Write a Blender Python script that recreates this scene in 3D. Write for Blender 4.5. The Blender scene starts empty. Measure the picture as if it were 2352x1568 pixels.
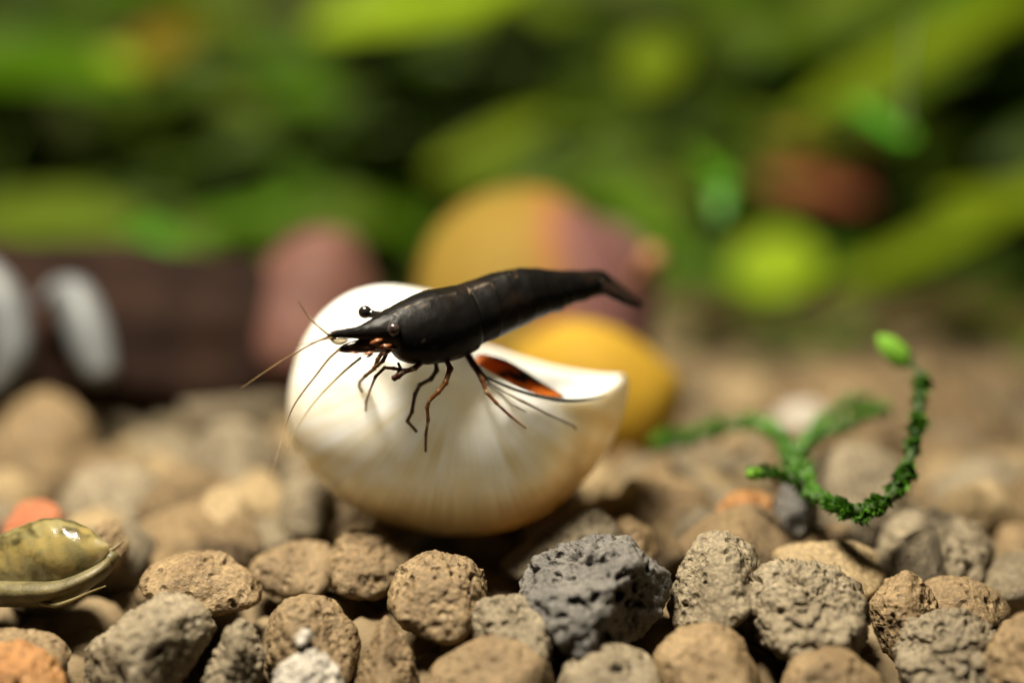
import bpy, bmesh, math, random
import numpy as np
from mathutils import Vector, Matrix
from mathutils.bvhtree import BVHTree

# one Blender unit is one centimetre
scene = bpy.context.scene
scene.unit_settings.system = 'METRIC'
scene.unit_settings.scale_length = 0.01
COL = scene.collection

# ------------------------------------------------------------------ camera
PITCH = math.radians(6.3)
CAMH = 2.55
LENS = 50.0
FOCUS = 9.02
cam_d = bpy.data.cameras.new('camera')
cam = bpy.data.objects.new('camera', cam_d)
COL.objects.link(cam)
cam.location = (0, 0, CAMH)
cam.rotation_euler = (math.pi / 2 - PITCH, 0, 0)
cam_d.lens = LENS
cam_d.sensor_width = 36
cam_d.clip_start = 0.05
cam_d.clip_end = 500
cam_d.dof.use_dof = True
cam_d.dof.focus_distance = FOCUS
APERTURE_DIAM = 0.61                      # cm, i.e. scene units
cam_d.dof.aperture_fstop = LENS * 1e-3 / APERTURE_DIAM
scene.camera = cam

# ------------------------------------------------------------------ world + lamp
w = bpy.data.worlds.new('World')
scene.world = w
w.use_nodes = True
bg = w.node_tree.nodes['Background']
bg.inputs[0].default_value = (0.62, 0.66, 0.60, 1)
bg.inputs[1].default_value = 0.02

def area(name, loc, target, sx, sy, power, color):
    d = bpy.data.lights.new(name, 'AREA')
    d.shape = 'RECTANGLE'; d.size = sx; d.size_y = sy
    d.energy = power; d.color = color
    o = bpy.data.objects.new(name, d)
    COL.objects.link(o)
    o.location = loc
    o.rotation_euler = (Vector(target) - Vector(loc)).to_track_quat('-Z', 'Y').to_euler()
    return o
# the tank's hood lamp: a long bar over the tank, a little in front and to the left
area('tank_lamp', (-4.0, 6.4, 17.0), (0.0, 12.0, 0.0), 5.5, 3.5, 12800.0, (1.0, 0.90, 0.72))

scene.view_settings.view_transform = 'Standard'
scene.view_settings.look = 'None'
scene.view_settings.exposure = 0.0
scene.view_settings.gamma = 1.0
scene.view_settings.use_curve_mapping = False
scene.cycles.use_denoising = True
scene.cycles.max_bounces = 8
scene.cycles.transparent_max_bounces = 8
scene.cycles.caustics_reflective = False
scene.cycles.caustics_refractive = False

# ------------------------------------------------------------------ helpers
FWD = Vector((0, math.cos(PITCH), -math.sin(PITCH)))
UP = Vector((0, math.sin(PITCH), math.cos(PITCH)))
RIGHT = Vector((1, 0, 0))
CAM = Vector((0, 0, CAMH))
B3 = np.array([RIGHT, FWD, UP])            # rows: x, depth, up

def S(d):
    return d * 36.0 / LENS / 2352.0        # centimetres per photograph unit at depth d

def P(u, v, d):
    s = S(d)
    return CAM + RIGHT * ((u - 1176) * s) + UP * (-(v - 784) * s) + FWD * d

def C3(x, y):                               # close-up crop of the shrimp -> photograph units
    return 612.5 + 0.41667 * x, 612.5 + 0.41667 * y

def PC(x, y, d):
    u, v = C3(x, y)
    return P(u, v, d)

def tag(o, label=None, cat=None, group=None, kind=None):
    if label: o['label'] = label
    if cat: o['category'] = cat
    if group: o['group'] = group
    if kind: o['kind'] = kind
    return o

def empty(name, loc, label=None, cat=None, group=None):
    o = bpy.data.objects.new(name, None)
    o.empty_display_size = 0.2
    COL.objects.link(o)
    o.location = loc
    o['_loc'] = 0
    del o['_loc']
    LOCS[o.name] = Vector(loc)
    return tag(o, label, cat, group)
LOCS = {}

def mesh_obj(name, verts, faces, mat, parent=None, smooth=True, cols=None, origin=None):
    """verts are world coordinates; the object is stored relative to its parent or origin"""
    v = np.asarray([tuple(p) for p in verts] if not isinstance(verts, np.ndarray) else verts, dtype=np.float64)
    if parent is not None:
        off = np.zeros(3)
        p = parent
        while p is not None:
            off += np.array(LOCS.get(p.name, Vector((0, 0, 0))))
            p = p.parent
        loc = Vector((0, 0, 0))
    else:
        if origin is None:
            origin = ((v[:, 0].min() + v[:, 0].max()) / 2, (v[:, 1].min() + v[:, 1].max()) / 2, v[:, 2].min())
        off = np.array(origin); loc = Vector(origin)
    me = bpy.data.meshes.new(name)
    me.from_pydata((v - off).tolist(), [], [list(map(int, f)) for f in faces])
    me.update()
    if smooth:
        me.polygons.foreach_set('use_smooth', np.ones(len(me.polygons), dtype=bool))
    if cols is not None:
        a = me.color_attributes.new('Col', 'FLOAT_COLOR', 'POINT')
        c = np.ones((len(v), 4)); c[:, :3] = cols
        a.data.foreach_set('color', c.ravel())
    if mat: me.materials.append(mat)
    o = bpy.data.objects.new(name, me)
    COL.objects.link(o)
    o.location = loc
    if parent is None:
        LOCS[o.name] = Vector(loc)
    else:
        o.parent = parent
        LOCS[o.name] = Vector((0, 0, 0))
    return o

def grid_faces(nr, nc, wrap=True, base=0):
    f = []
    for i in range(nr - 1):
        for j in range(nc if wrap else nc - 1):
            k = (j + 1) % nc
            f.append((base + i * nc + j, base + i * nc + k, base + (i + 1) * nc + k, base + (i + 1) * nc + j))
    return f

def catmull(pts, n):
    """smooth resample of control rows to n rows"""
    p = np.asarray(pts, dtype=np.float64)
    m = len(p)
    if m == 2:
        t = np.linspace(0, 1, n)[:, None]
        return p[0] * (1 - t) + p[1] * t
    q = np.vstack([2 * p[0] - p[1], p, 2 * p[-1] - p[-2]])
    out = []
    for x in np.linspace(0, m - 1 - 1e-9, n):
        i = int(x); t = x - i
        a, b, c, d = q[i], q[i + 1], q[i + 2], q[i + 3]
        out.append(0.5 * (2 * b + (c - a) * t + (2 * a - 5 * b + 4 * c - d) * t * t + (3 * b - a - 3 * c + d) * t ** 3))
    return np.array(out)

def tube_mesh(pts, radii, n=None, sides=8, smooth_path=True):
    p = np.array([tuple(x) for x in pts], dtype=np.float64)
    r = np.array(radii, dtype=np.float64)
    n = n or max(6, len(p) * 5)
    if smooth_path:
        pr = catmull(np.hstack([p, r[:, None]]), n)
    else:
        x = np.linspace(0, len(p) - 1, n)
        pr = np.stack([np.interp(x, np.arange(len(p)), np.hstack([p, r[:, None]])[:, k]) for k in range(4)], 1)
    c, r = pr[:, :3], np.maximum(pr[:, 3], 1e-4)
    t = np.gradient(c, axis=0)
    t /= np.linalg.norm(t, axis=1)[:, None] + 1e-12
    ref = np.array([0.13, 0.95, 0.21])
    V = []
    for i in range(n):
        a = np.cross(t[i], ref); a /= np.linalg.norm(a) + 1e-9
        b = np.cross(t[i], a)
        for k in range(sides):
            g = 2 * math.pi * k / sides
            V.append(c[i] + r[i] * (math.cos(g) * a + math.sin(g) * b))
    F = grid_faces(n, sides)
    V.append(c[0] - t[0] * r[0] * .6); V.append(c[-1] + t[-1] * r[-1] * .6)
    a, b = len(V) - 2, len(V) - 1
    for k in range(sides):
        F.append((a, (k + 1) % sides, k))
        F.append((b, (n - 1) * sides + k, (n - 1) * sides + (k + 1) % sides))
    return np.array(V), F, c

# ---- vectorised gradient noise
_rs = np.random.RandomState(7)
_perm = np.tile(_rs.permutation(256), 3)
_grad = _rs.normal(size=(256, 3)); _grad /= np.linalg.norm(_grad, axis=1)[:, None]
def noise(p):
    p = np.asarray(p, dtype=np.float64)
    i = np.floor(p).astype(int); f = p - i
    i &= 255
    u = f * f * f * (f * (f * 6 - 15) + 10)
    out = 0
    for dx in (0, 1):
        for dy in (0, 1):
            for dz in (0, 1):
                h = _perm[_perm[_perm[(i[:, 0] + dx) & 255] + ((i[:, 1] + dy) & 255)] + ((i[:, 2] + dz) & 255)]
                g = _grad[h]
                d = g[:, 0] * (f[:, 0] - dx) + g[:, 1] * (f[:, 1] - dy) + g[:, 2] * (f[:, 2] - dz)
                wx = u[:, 0] if dx else 1 - u[:, 0]
                wy = u[:, 1] if dy else 1 - u[:, 1]
                wz = u[:, 2] if dz else 1 - u[:, 2]
                out = out + wx * wy * wz * d
    return out * 1.6
def fbm(p, o=4, gain=.5):
    a, s, r = 1.0, 1.0, 0
    for k in range(o):
        r = r + a * noise(p * s + 17.3 * k); a *= gain; s *= 2.03
    return r
def sstep(a, b, x):
    t = np.clip((x - a) / (b - a), 0, 1)
    return t * t * (3 - 2 * t)

# ---- materials
def material(name, base, rough=.6, var=.25, scale=4.0, base2=None, bump=0.0, bscale=30.0, spec=.4, coat=0.0,
             sss=0.0, sssr=(1, .6, .3), ssss=.1, trans=0.0, translucent=0.0, tcol=None, attr=False, rand=0.0, pits=0.0, alpha=1.0):
    m = bpy.data.materials.new(name)
    m.use_nodes = True
    nt = m.node_tree; N = nt.nodes; L = nt.links
    b = N['Principled BSDF']; out = N['Material Output']
    tc = N.new('ShaderNodeTexCoord')
    nz = N.new('ShaderNodeTexNoise'); nz.inputs['Scale'].default_value = scale; nz.inputs['Detail'].default_value = 6
    L.new(tc.outputs['Object'], nz.inputs['Vector'])
    mix = N.new('ShaderNodeMix'); mix.data_type = 'RGBA'
    ramp = N.new('ShaderNodeMapRange'); ramp.inputs[1].default_value = .3; ramp.inputs[2].default_value = .7
    L.new(nz.outputs['Fac'], ramp.inputs[0]); L.new(ramp.outputs[0], mix.inputs[0])
    if base2 is None:
        base2 = tuple(min(1, c * (1 + var)) for c in base); base1 = tuple(c * (1 - var) for c in base)
    else:
        base1 = base
    mix.inputs[6].default_value = (*base1, 1); mix.inputs[7].default_value = (*base2, 1)
    col = mix.outputs[2]
    if attr:
        at = N.new('ShaderNodeVertexColor'); at.layer_name = 'Col'
        mm = N.new('ShaderNodeMix'); mm.data_type = 'RGBA'; mm.blend_type = 'MULTIPLY'; mm.inputs[0].default_value = 1
        L.new(col, mm.inputs[6]); L.new(at.outputs[0], mm.inputs[7]); col = mm.outputs[2]
    if rand:
        oi = N.new('ShaderNodeObjectInfo')
        mr = N.new('ShaderNodeMapRange'); mr.inputs[3].default_value = 1 - rand; mr.inputs[4].default_value = 1 + rand
        L.new(oi.outputs['Random'], mr.inputs[0])
        hs = N.new('ShaderNodeHueSaturation'); L.new(mr.outputs[0], hs.inputs['Value']); L.new(col, hs.inputs['Color']); col = hs.outputs[0]
    if pits:
        n3 = N.new('ShaderNodeTexNoise'); n3.inputs['Scale'].default_value = 34; n3.inputs['Detail'].default_value = 5
        L.new(tc.outputs['Object'], n3.inputs['Vector'])
        m3 = N.new('ShaderNodeMapRange'); m3.inputs[1].default_value = .32; m3.inputs[2].default_value = .68; m3.inputs[3].default_value = .62; m3.inputs[4].default_value = 1.3
        L.new(n3.outputs['Fac'], m3.inputs[0])
        h3 = N.new('ShaderNodeHueSaturation'); L.new(m3.outputs[0], h3.inputs['Value']); L.new(col, h3.inputs['Color']); col = h3.outputs[0]
    L.new(col, b.inputs['Base Color'])
    b.inputs['Roughness'].default_value = rough
    b.inputs['Specular IOR Level'].default_value = spec
    b.inputs['Coat Weight'].default_value = coat
    b.inputs['Coat Roughness'].default_value = .12
    b.inputs['Transmission Weight'].default_value = trans
    b.inputs['Alpha'].default_value = alpha
    if sss:
        b.inputs['Subsurface Weight'].default_value = sss
        b.inputs['Subsurface Radius'].default_value = sssr
        b.inputs['Subsurface Scale'].default_value = ssss
    last = None
    if bump:
        n2 = N.new('ShaderNodeTexNoise'); n2.inputs['Scale'].default_value = bscale; n2.inputs['Detail'].default_value = 8
        n2.inputs['Roughness'].default_value = .65
        L.new(tc.outputs['Object'], n2.inputs['Vector'])
        bp = N.new('ShaderNodeBump'); bp.inputs['Strength'].default_value = bump; bp.inputs['Distance'].default_value = .03
        L.new(n2.outputs['Fac'], bp.inputs['Height']); last = bp
        if pits:
            vo = N.new('ShaderNodeTexVoronoi'); vo.inputs['Scale'].default_value = bscale * .55
            L.new(tc.outputs['Object'], vo.inputs['Vector'])
            mr2 = N.new('ShaderNodeMapRange'); mr2.inputs[1].default_value = .12; mr2.inputs[2].default_value = .38
            L.new(vo.outputs['Distance'], mr2.inputs[0])
            bp2 = N.new('ShaderNodeBump'); bp2.inputs['Strength'].default_value = pits; bp2.inputs['Distance'].default_value = .03
            L.new(mr2.outputs[0], bp2.inputs['Height']); L.new(bp.outputs[0], bp2.inputs['Normal']); last = bp2
        L.new(last.outputs[0], b.inputs['Normal'])
    if translucent:
        tr = N.new('ShaderNodeBsdfTranslucent')
        if tcol: tr.inputs[0].default_value = (*tcol, 1)
        else: L.new(col, tr.inputs[0])
        ms = N.new('ShaderNodeMixShader'); ms.inputs[0].default_value = translucent
        L.new(b.outputs[0], ms.inputs[1]); L.new(tr.outputs[0], ms.inputs[2]); L.new(ms.outputs[0], out.inputs[0])
    return m

M = {}
stone_kw = dict(rough=.55, scale=3.5, bump=1.0, bscale=20, spec=.5, pits=.8)
M['tan'] = material('stone_tan', (.15, .096, .042), base2=(.265, .185, .092), rand=.10, **stone_kw)
M['tan2'] = material('stone_grey_tan', (.140, .109, .064), base2=(.25, .203, .130), rand=.10, **stone_kw)
M['grey'] = material('stone_dark_grey', (.06, .056, .052), base2=(.15, .138, .12), **stone_kw)
M['orange'] = material('stone_orange', (.27, .12, .032), base2=(.36, .18, .055), **stone_kw)
M['rust'] = material('stone_rust', (.30, .085, .03), base2=(.38, .13, .05), **stone_kw)
M['pale'] = material('stone_pale', (.33, .30, .25), base2=(.44, .40, .34), **stone_kw)
M['smooth'] = material('stone_smooth', (.21, .152, .075), base2=(.29, .215, .115), rough=.7, scale=2.5, bump=.5, bscale=18, spec=.35, pits=.2)
M['bed'] = material('gravel_bed', (.10, .075, .045), base2=(.20, .15, .09), rough=.9, scale=3, bump=.8, bscale=6)
M['bedstone'] = material('gravel_fill', (.12, .083, .04), base2=(.20, .147, .08), rough=.8, scale=1.2, bump=.4, bscale=10)

# ------------------------------------------------------------------ the setting
def ground_z(x, y):
    """height of the gravel bed's upper surface"""
    f = np.clip((9.0 - y) / 1.2, 0, 2)
    return -0.62 * f ** 1.1 + 0.05 * np.sin(x * .9 + 1) * np.cos(y * .6)
nx, ny = 120, 110
gx = np.linspace(-26, 26, nx); gy = np.concatenate([np.linspace(7.2, 9.2, 24), np.linspace(9.35, 35, ny - 24)])
X, Y = np.meshgrid(gx, gy)
Z = ground_z(X, Y) - 0.48 + .06 * noise(np.stack([X.ravel() * 2, Y.ravel() * 2, X.ravel() * 0], 1)).reshape(X.shape)
bed = mesh_obj('gravel_bed', np.stack([X.ravel(), Y.ravel(), Z.ravel()], 1), grid_faces(ny, nx, False), M['bed'])
tag(bed, kind='structure')
M['wall'] = material('tank_back', (.07, .10, .02), base2=(.14, .16, .035), rough=.9, scale=.25)
bw = mesh_obj('back_wall', [(-40, 35, -2), (40, 35, -2), (40, 35.4, 30), (-40, 35.4, 30)], [(0, 1, 2, 3)], M['wall'], smooth=False)
tag(bw, kind='structure')

# ------------------------------------------------------------------ stones
_ico = {}
def ico(sub):
    if sub not in _ico:
        bm = bmesh.new(); bmesh.ops.create_icosphere(bm, subdivisions=sub, radius=1)
        v = np.array([x.co[:] for x in bm.verts]); f = [[y.index for y in x.verts] for x in bm.faces]
        bm.free(); v /= np.linalg.norm(v, axis=1)[:, None]
        _ico[sub] = (v, f)
    return _ico[sub]

def stone_shape(planes, seed, style, size, sub=5, p=11):
    """planes: list of (unit normal, distance) in local axes; returns points round the origin"""
    rs = np.random.RandomState(seed)
    D, F = ico(sub)
    acc = np.zeros(len(D))
    for n, dist in planes:
        acc += np.maximum(0, D @ np.asarray(n) / max(dist, 1e-3)) ** p
    r = acc ** (-1.0 / p)
    V = D * r[:, None]
    off = rs.rand(3) * 50
    low = fbm(V / size * 1.6 + off, 3)
    amp = {'smooth': .05, 'pitted': .07, 'knobbly': .10, 'porous': .08, 'block': .05}[style]
    disp = amp * low
    mid = fbm(V / size * 4.5 + off + 9, 4, .55)
    disp += {'smooth': .026, 'pitted': .03, 'knobbly': .045, 'porous': .04, 'block': .03}[style] * mid
    if style == 'knobbly':
        rid = 1 - np.abs(fbm(V / size * 1.5 + off + 31, 3))
        disp += -.10 * sstep(.80, 1.0, rid)
    fine = fbm(V / size * 15 + off + 3, 3, .6)
    disp += {'smooth': .010, 'pitted': .018, 'knobbly': .026, 'porous': .022, 'block': .018}[style] * fine
    # pits: irregular craters, clustered
    npit = {'smooth': 34, 'pitted': 120, 'knobbly': 100, 'porous': 260, 'block': 130}[style]
    warp = np.stack([noise(V / size * 6 + off + k * 5) for k in (1, 2, 3)], 1) * .06 * size
    Q = V + warp
    clus = fbm(V / size * 1.4 + off + 77, 2)
    for k in range(npit):
        c = Q[rs.randint(len(Q))]
        rad = size * (.035 + .10 * rs.rand() ** 3)
        if style == 'porous': rad = size * (.04 + .10 * rs.rand() ** 2)
        st = np.array([1, 1, 1]) * rs.uniform(.7, 1.5, 3)
        dist = np.linalg.norm((Q - c) * st, axis=1)
        t = np.clip(1 - dist / rad, 0, 1)
        if style != 'porous' and clus[np.argmin(dist)] < rs.uniform(-.5, .3): continue
        disp -= np.minimum((1.5 if style == 'porous' else 1.0) * rad / size, .15 if style == 'porous' else .105) * sstep(0, .55, t)
    if sub >= 6:
        for k in range(320):
            c = Q[rs.randint(len(Q))]
            rad = size * rs.uniform(.022, .05)
            dist = np.linalg.norm((Q - c) * rs.uniform(.6, 1.6, 3), axis=1)
            disp -= .55 * rad / size * sstep(0, .6, np.clip(1 - dist / rad, 0, 1))
        disp += .010 * fbm(V / size * 34 + off, 2)
    V = V + D * (disp * size)[:, None]
    return V, F

def planes_from_poly(poly, d, seed, depth_k=.95):
    rs = np.random.RandomState(seed + 500)
    s = S(d)
    q = np.array(poly, dtype=float)
    c = q.mean(0)
    # area centroid
    a = 0; cc = np.zeros(2)
    for i in range(len(q)):
        x0, y0 = q[i]; x1, y1 = q[(i + 1) % len(q)]
        k = x0 * y1 - x1 * y0; a += k; cc += (q[i] + q[(i + 1) % len(q)]) * k
    if abs(a) > 1e-6: c = cc / (3 * a)
    l = (q - c) * s * np.array([1, -1])
    pl = []
    for i in range(len(l)):
        p0, p1 = l[i], l[(i + 1) % len(l)]
        e = p1 - p0; n = np.array([e[1], -e[0]]); n /= np.linalg.norm(n)
        dist = n @ p0
        if dist < 0: n, dist = -n, -dist
        for sg in (-1, 1):
            t = rs.uniform(.15, .75) * sg
            if sg < 0 and n[1] < -.25: t *= .22          # undersides turn away from the lamp, fronts stay open
            nn = np.array([n[0] * math.cos(t), math.sin(t), n[1] * math.cos(t)])
            pl.append((nn, dist * math.cos(t) * 1.04))
    size = np.sqrt(np.mean(np.sum(l ** 2, 1)))
    minor = min(np.ptp(l[:, 0]), np.ptp(l[:, 1])) / 2
    for sg in (-1, 1):
        n = np.array([rs.uniform(-.35, .35), sg, rs.uniform(.15, .6) if sg < 0 else rs.uniform(-.3, .3)]); n /= np.linalg.norm(n)
        pl.append((n, .55 * (size + minor) * depth_k))
    return pl, c, size

FINE = {11, 13, 14, 17, 18, 19, 24, 28, 29}
def hero_stone(name, poly, d, seed, style, mat, label, cat='stone', group=None, sub=5, p=11, kd=.95):
    if seed in FINE: sub = 6
    pl, c, size = planes_from_poly(poly, d, seed, kd)
    V, F = stone_shape(pl, seed, style, size, sub, p)
    W = np.array(P(c[0], c[1], d)) + V @ B3
    o = mesh_obj(name, W, F, M[mat])
    tag(o, label, cat, group)
    HERO.append((o.location.x, o.location.y + 0, size, W.mean(0)))
    return o
HERO = []

G1 = 'gravel stones along the front of the bed'
hs = hero_stone
hs('gravel_stone', [(192,1480),(262,1425),(365,1352),(430,1355),(500,1420),(497,1475),(430,1560),(390,1620),(190,1630)], 8.74, 11, 'block', 'tan2', 'big blocky grey-tan stone with a pitted face, in front of the small translucent snail', group=G1, p=14)
hs('gravel_stone', [(318,1330),(350,1285),(420,1262),(490,1258),(560,1290),(620,1350),(600,1390),(500,1412),(360,1370)], 9.3, 12, 'pitted', 'tan', 'long tan stone with a hollowed underside lying beside the small translucent snail', group=G1)
hs('gravel_stone', [(450,1600),(485,1500),(530,1425),(565,1418),(605,1470),(612,1540),(600,1620)], 8.66, 13, 'knobbly', 'tan2', 'narrow pointed tan stone wedged beside the big blocky stone', group=G1)
hs('gravel_stone', [(605,1440),(640,1375),(700,1355),(770,1375),(825,1440),(835,1510),(790,1590),(640,1590),(608,1520)], 8.85, 14, 'pitted', 'tan', 'rounded tan stone behind the small white lump in the front gravel', group=G1)
hs('gravel_stone', [(620,1545),(660,1500),(720,1478),(765,1510),(800,1570),(780,1620),(630,1620)], 8.5, 15, 'knobbly', 'pale', 'lumpy whitish stone in front of the rounded tan stone', group=G1)
hs('gravel_stone', [(675,1460),(695,1440),(718,1445),(722,1465),(700,1482),(678,1478)], 8.52, 16, 'smooth', 'pale', 'tiny white pebble resting on the rounded tan stone', group=G1, sub=4)
hs('gravel_stone', [(800,1590),(840,1490),(880,1412),(905,1400),(935,1425),(945,1475),(995,1535),(985,1620),(820,1620)], 8.72, 17, 'block', 'tan', 'pointed peak-shaped tan stone in the front gravel', group=G1, p=16)
hs('gravel_stone', [(880,1380),(895,1320),(940,1268),(1010,1254),(1080,1275),(1125,1325),(1130,1390),(1085,1450),(1020,1480),(940,1440)], 9.02, 18, 'pitted', 'tan', 'round tan stone with scattered pits below the white shell', group=G1, p=9)
hs('gravel_stone', [(1076,1420),(1090,1378),(1150,1362),(1225,1365),(1270,1395),(1282,1450),(1260,1520),(1090,1520)], 8.74, 19, 'pitted', 'tan2', 'small boxy tan stone between the round pitted stone and the dark porous one', group=G1, p=12)
hs('gravel_stone', [(1180,1330),(1230,1275),(1330,1235),(1410,1208),(1500,1265),(1550,1300),(1535,1380),(1470,1450),(1390,1500),(1290,1490),(1210,1400)], 9.0, 20, 'porous', 'grey', 'big dark grey stone riddled with holes like pumice', group=G1, p=13, sub=6)
hs('gravel_stone', [(955,1590),(985,1520),(1060,1475),(1150,1450),(1225,1460),(1275,1520),(1280,1600),(1120,1640)], 8.52, 21, 'smooth', 'tan', 'smooth tan stone with a grooved shoulder in front of the round pitted stone', group=G1)
hs('gravel_stone', [(1272,1590),(1290,1510),(1350,1475),(1430,1470),(1500,1500),(1525,1570),(1480,1640),(1330,1640)], 8.58, 22, 'smooth', 'tan2', 'low smooth stone in front of the dark porous stone', group=G1)
hs('gravel_stone', [(1487,1530),(1510,1470),(1570,1425),(1640,1418),(1705,1455),(1745,1530),(1750,1610),(1620,1640),(1500,1610)], 8.60, 23, 'smooth', 'tan', 'smooth egg-shaped tan stone in front of the tall grey-brown stone', group=G1)
hs('gravel_stone', [(1520,1400),(1560,1290),(1600,1225),(1660,1210),(1720,1235),(1760,1300),(1740,1370),(1650,1440),(1560,1450)], 9.12, 24, 'pitted', 'tan2', 'tall grey-brown stone leaning on the dark porous stone', group=G1)
hs('gravel_stone', [(1688,1370),(1720,1310),(1780,1277),(1880,1280),(1960,1320),(2008,1380),(2000,1450),(1950,1500),(1850,1515),(1750,1480)], 8.9, 25, 'knobbly', 'tan2', 'large knobbly wrinkled stone under the moss sprig', group=G1, sub=6)
hs('gravel_stone', [(1775,1590),(1800,1520),(1850,1485),(1920,1480),(1990,1505),(2040,1570),(2030,1640),(1800,1640)], 8.5, 26, 'pitted', 'tan', 'tan stone with an arched top in front of the large knobbly stone', group=G1)
hs('gravel_stone', [(1765,1275),(1800,1245),(1880,1238),(1960,1240),(2030,1275),(2048,1320),(1980,1370),(1830,1370)], 9.55, 27, 'smooth', 'smooth', 'broad smooth pale tan stone behind the large knobbly stone', group=G1)
hs('gravel_stone', [(2000,1380),(2030,1330),(2080,1300),(2110,1315),(2150,1370),(2160,1450),(2110,1530),(2020,1500)], 9.05, 28, 'pitted', 'tan', 'upright tan stone with a small knob on top', group=G1)
hs('gravel_stone', [(2045,1510),(2070,1440),(2120,1400),(2210,1390),(2285,1420),(2310,1470),(2270,1540),(2170,1600),(2080,1590)], 8.78, 29, 'knobbly', 'tan2', 'rough layered stone in front of the upright tan stone', group=G1)
hs('gravel_stone', [(2105,1350),(2140,1320),(2220,1320),(2290,1350),(2335,1410),(2250,1430),(2140,1410)], 9.2, 30, 'smooth', 'tan', 'low double-humped tan stone behind the rough layered stone', group=G1)
hs('gravel_stone', [(2250,1530),(2290,1440),(2350,1395),(2420,1420),(2440,1560),(2350,1640),(2270,1610)], 8.5, 31, 'knobbly', 'tan', 'knobbly warm tan stone touching the rough layered stone', group=G1)
hs('gravel_stone', [(-60,1560),(-30,1480),(50,1465),(110,1490),(150,1540),(165,1600),(120,1660),(-40,1660)], 8.5, 32, 'pitted', 'orange', 'bright orange-tan stone with pinholes in front of the small translucent snail', group=G1)
hs('gravel_stone', [(-60,1490),(-20,1440),(60,1437),(130,1455),(168,1500),(150,1550),(0,1560)], 8.75, 33, 'pitted', 'tan', 'olive-tan stone under the small translucent snail', group=G1)
hs('gravel_stone', [(1130,1300),(1160,1240),(1230,1190),(1310,1170),(1345,1146),(1400,1180),(1440,1230),(1400,1310),(1250,1340)], 9.75, 34, 'pitted', 'tan2', 'grey-tan stone with a hump peeping over the dark porous stone', group=G1)
hs('gravel_stone', [(1400,1200),(1440,1180),(1500,1215),(1520,1270),(1460,1300),(1410,1270)], 9.9, 35, 'smooth', 'tan', 'small smooth stone filling the gap behind the dark porous stone', group=G1)
hs('gravel_stone', [(568,1310),(600,1260),(690,1235),(760,1250),(790,1310),(740,1370),(620,1365)], 9.75, 36, 'block', 'tan', 'dull brown stone in the hollow beside the lumpy brown one', group=G1)
hs('gravel_stone', [(740,1290),(775,1225),(830,1210),(900,1230),(960,1260),(950,1320),(880,1370),(780,1360)], 9.7, 37, 'knobbly', 'tan', 'dull brown lumpy stone directly under the front of the white shell', group=G1)
G2 = 'gravel stones beside and behind the white shell'
hs('gravel_stone', [(2000,1260),(2020,1190),(2100,1168),(2200,1170),(2280,1225),(2290,1290),(2200,1340),(2060,1320)], 10.0, 38, 'knobbly', 'tan2', 'angular pale stone behind the lowest bend of the moss', group=G2)
hs('gravel_stone', [(1395,1150),(1440,1095),(1540,1080),(1610,1110),(1650,1170),(1600,1235),(1470,1240)], 10.8, 39, 'smooth', 'tan', 'smooth rounded tan stone between the white shell and the rough orange-brown stone', group=G2)
hs('gravel_stone', [(1635,1190),(1665,1130),(1730,1120),(1790,1160),(1810,1215),(1760,1260),(1660,1260)], 10.2, 40, 'knobbly', 'orange', 'rough orange-brown stone beside the slate-grey one under the moss', group=G2)
hs('gravel_stone', [(1770,1180),(1790,1110),(1840,1085),(1880,1130),(1880,1210),(1810,1240)], 10.1, 41, 'block', 'grey', 'dark slate-grey stone under the moss sprig', group=G2)
hs('gravel_stone', [(1840,1110),(1880,1035),(1970,1010),(2070,1040),(2100,1110),(2040,1170),(1900,1170)], 11.1, 42, 'smooth', 'tan2', 'pale stone framed by the curve of the moss', group=G2)
hs('gravel_stone', [(425,1050),(470,975),(550,958),(630,1000),(665,1060),(620,1120),(480,1130)], 12.2, 43, 'block', 'tan2', 'pale angular stone in front of the dark driftwood beside the shell', group=G2)
hs('gravel_stone', [(125,1160),(170,1080),(280,1055),(370,1090),(400,1160),(330,1230),(180,1230)], 11.2, 44, 'smooth', 'tan2', 'wide greyish stone behind the small translucent snail', group=G2)
hs('gravel_stone', [(345,1120),(390,1065),(460,1075),(500,1130),(470,1190),(380,1190)], 11.5, 45, 'smooth', 'tan', 'tan stone between the wide greyish stone and the pale angular one', group=G2)
hs('gravel_stone', [(455,1160),(490,1115),(550,1120),(582,1165),(555,1205),(480,1210)], 10.8, 46, 'smooth', 'smooth', 'small light stone between the white shell and the wide greyish stone', group=G2)
hs('gravel_stone', [(635,1160),(660,1100),(720,1085),(775,1130),(782,1195),(730,1235),(655,1220)], 10.7, 47, 'smooth', 'tan2', 'grey rounded stone touching the foot of the white shell below the feelers', group=G2)
hs('gravel_stone', [(-20,1060),(10,930),(100,885),(190,930),(230,1030),(180,1120),(30,1140)], 13.0, 48, 'smooth', 'tan', 'large tan stone below the pale roots by the driftwood', group=G2)
hs('gravel_stone', [(15,1200),(40,1155),(90,1142),(140,1165),(150,1210),(100,1250),(30,1240)], 10.4, 49, 'smooth', 'rust', 'rust-red stone half hidden behind the small translucent snail', group=G2)
hs('gravel_stone', [(215,1225),(225,1196),(262,1193),(283,1215),(300,1262),(270,1310),(228,1290)], 9.75, 50, 'knobbly', 'tan', 'small knobby tan stone touching the head of the translucent snail', group=G2)
hs('gravel_stone', [(2120,1150),(2180,1060),(2300,1040),(2400,1090),(2420,1170),(2300,1220),(2170,1200)], 11.8, 51, 'smooth', 'tan2', 'broad pale stone behind the angular pale stone', group=G2)
hs('gravel_stone', [(2260,1280),(2300,1200),(2400,1190),(2460,1270),(2400,1340),(2300,1340)], 10.4, 52, 'smooth', 'tan', 'tan stone behind the low double-humped stone', group=G2)
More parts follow.
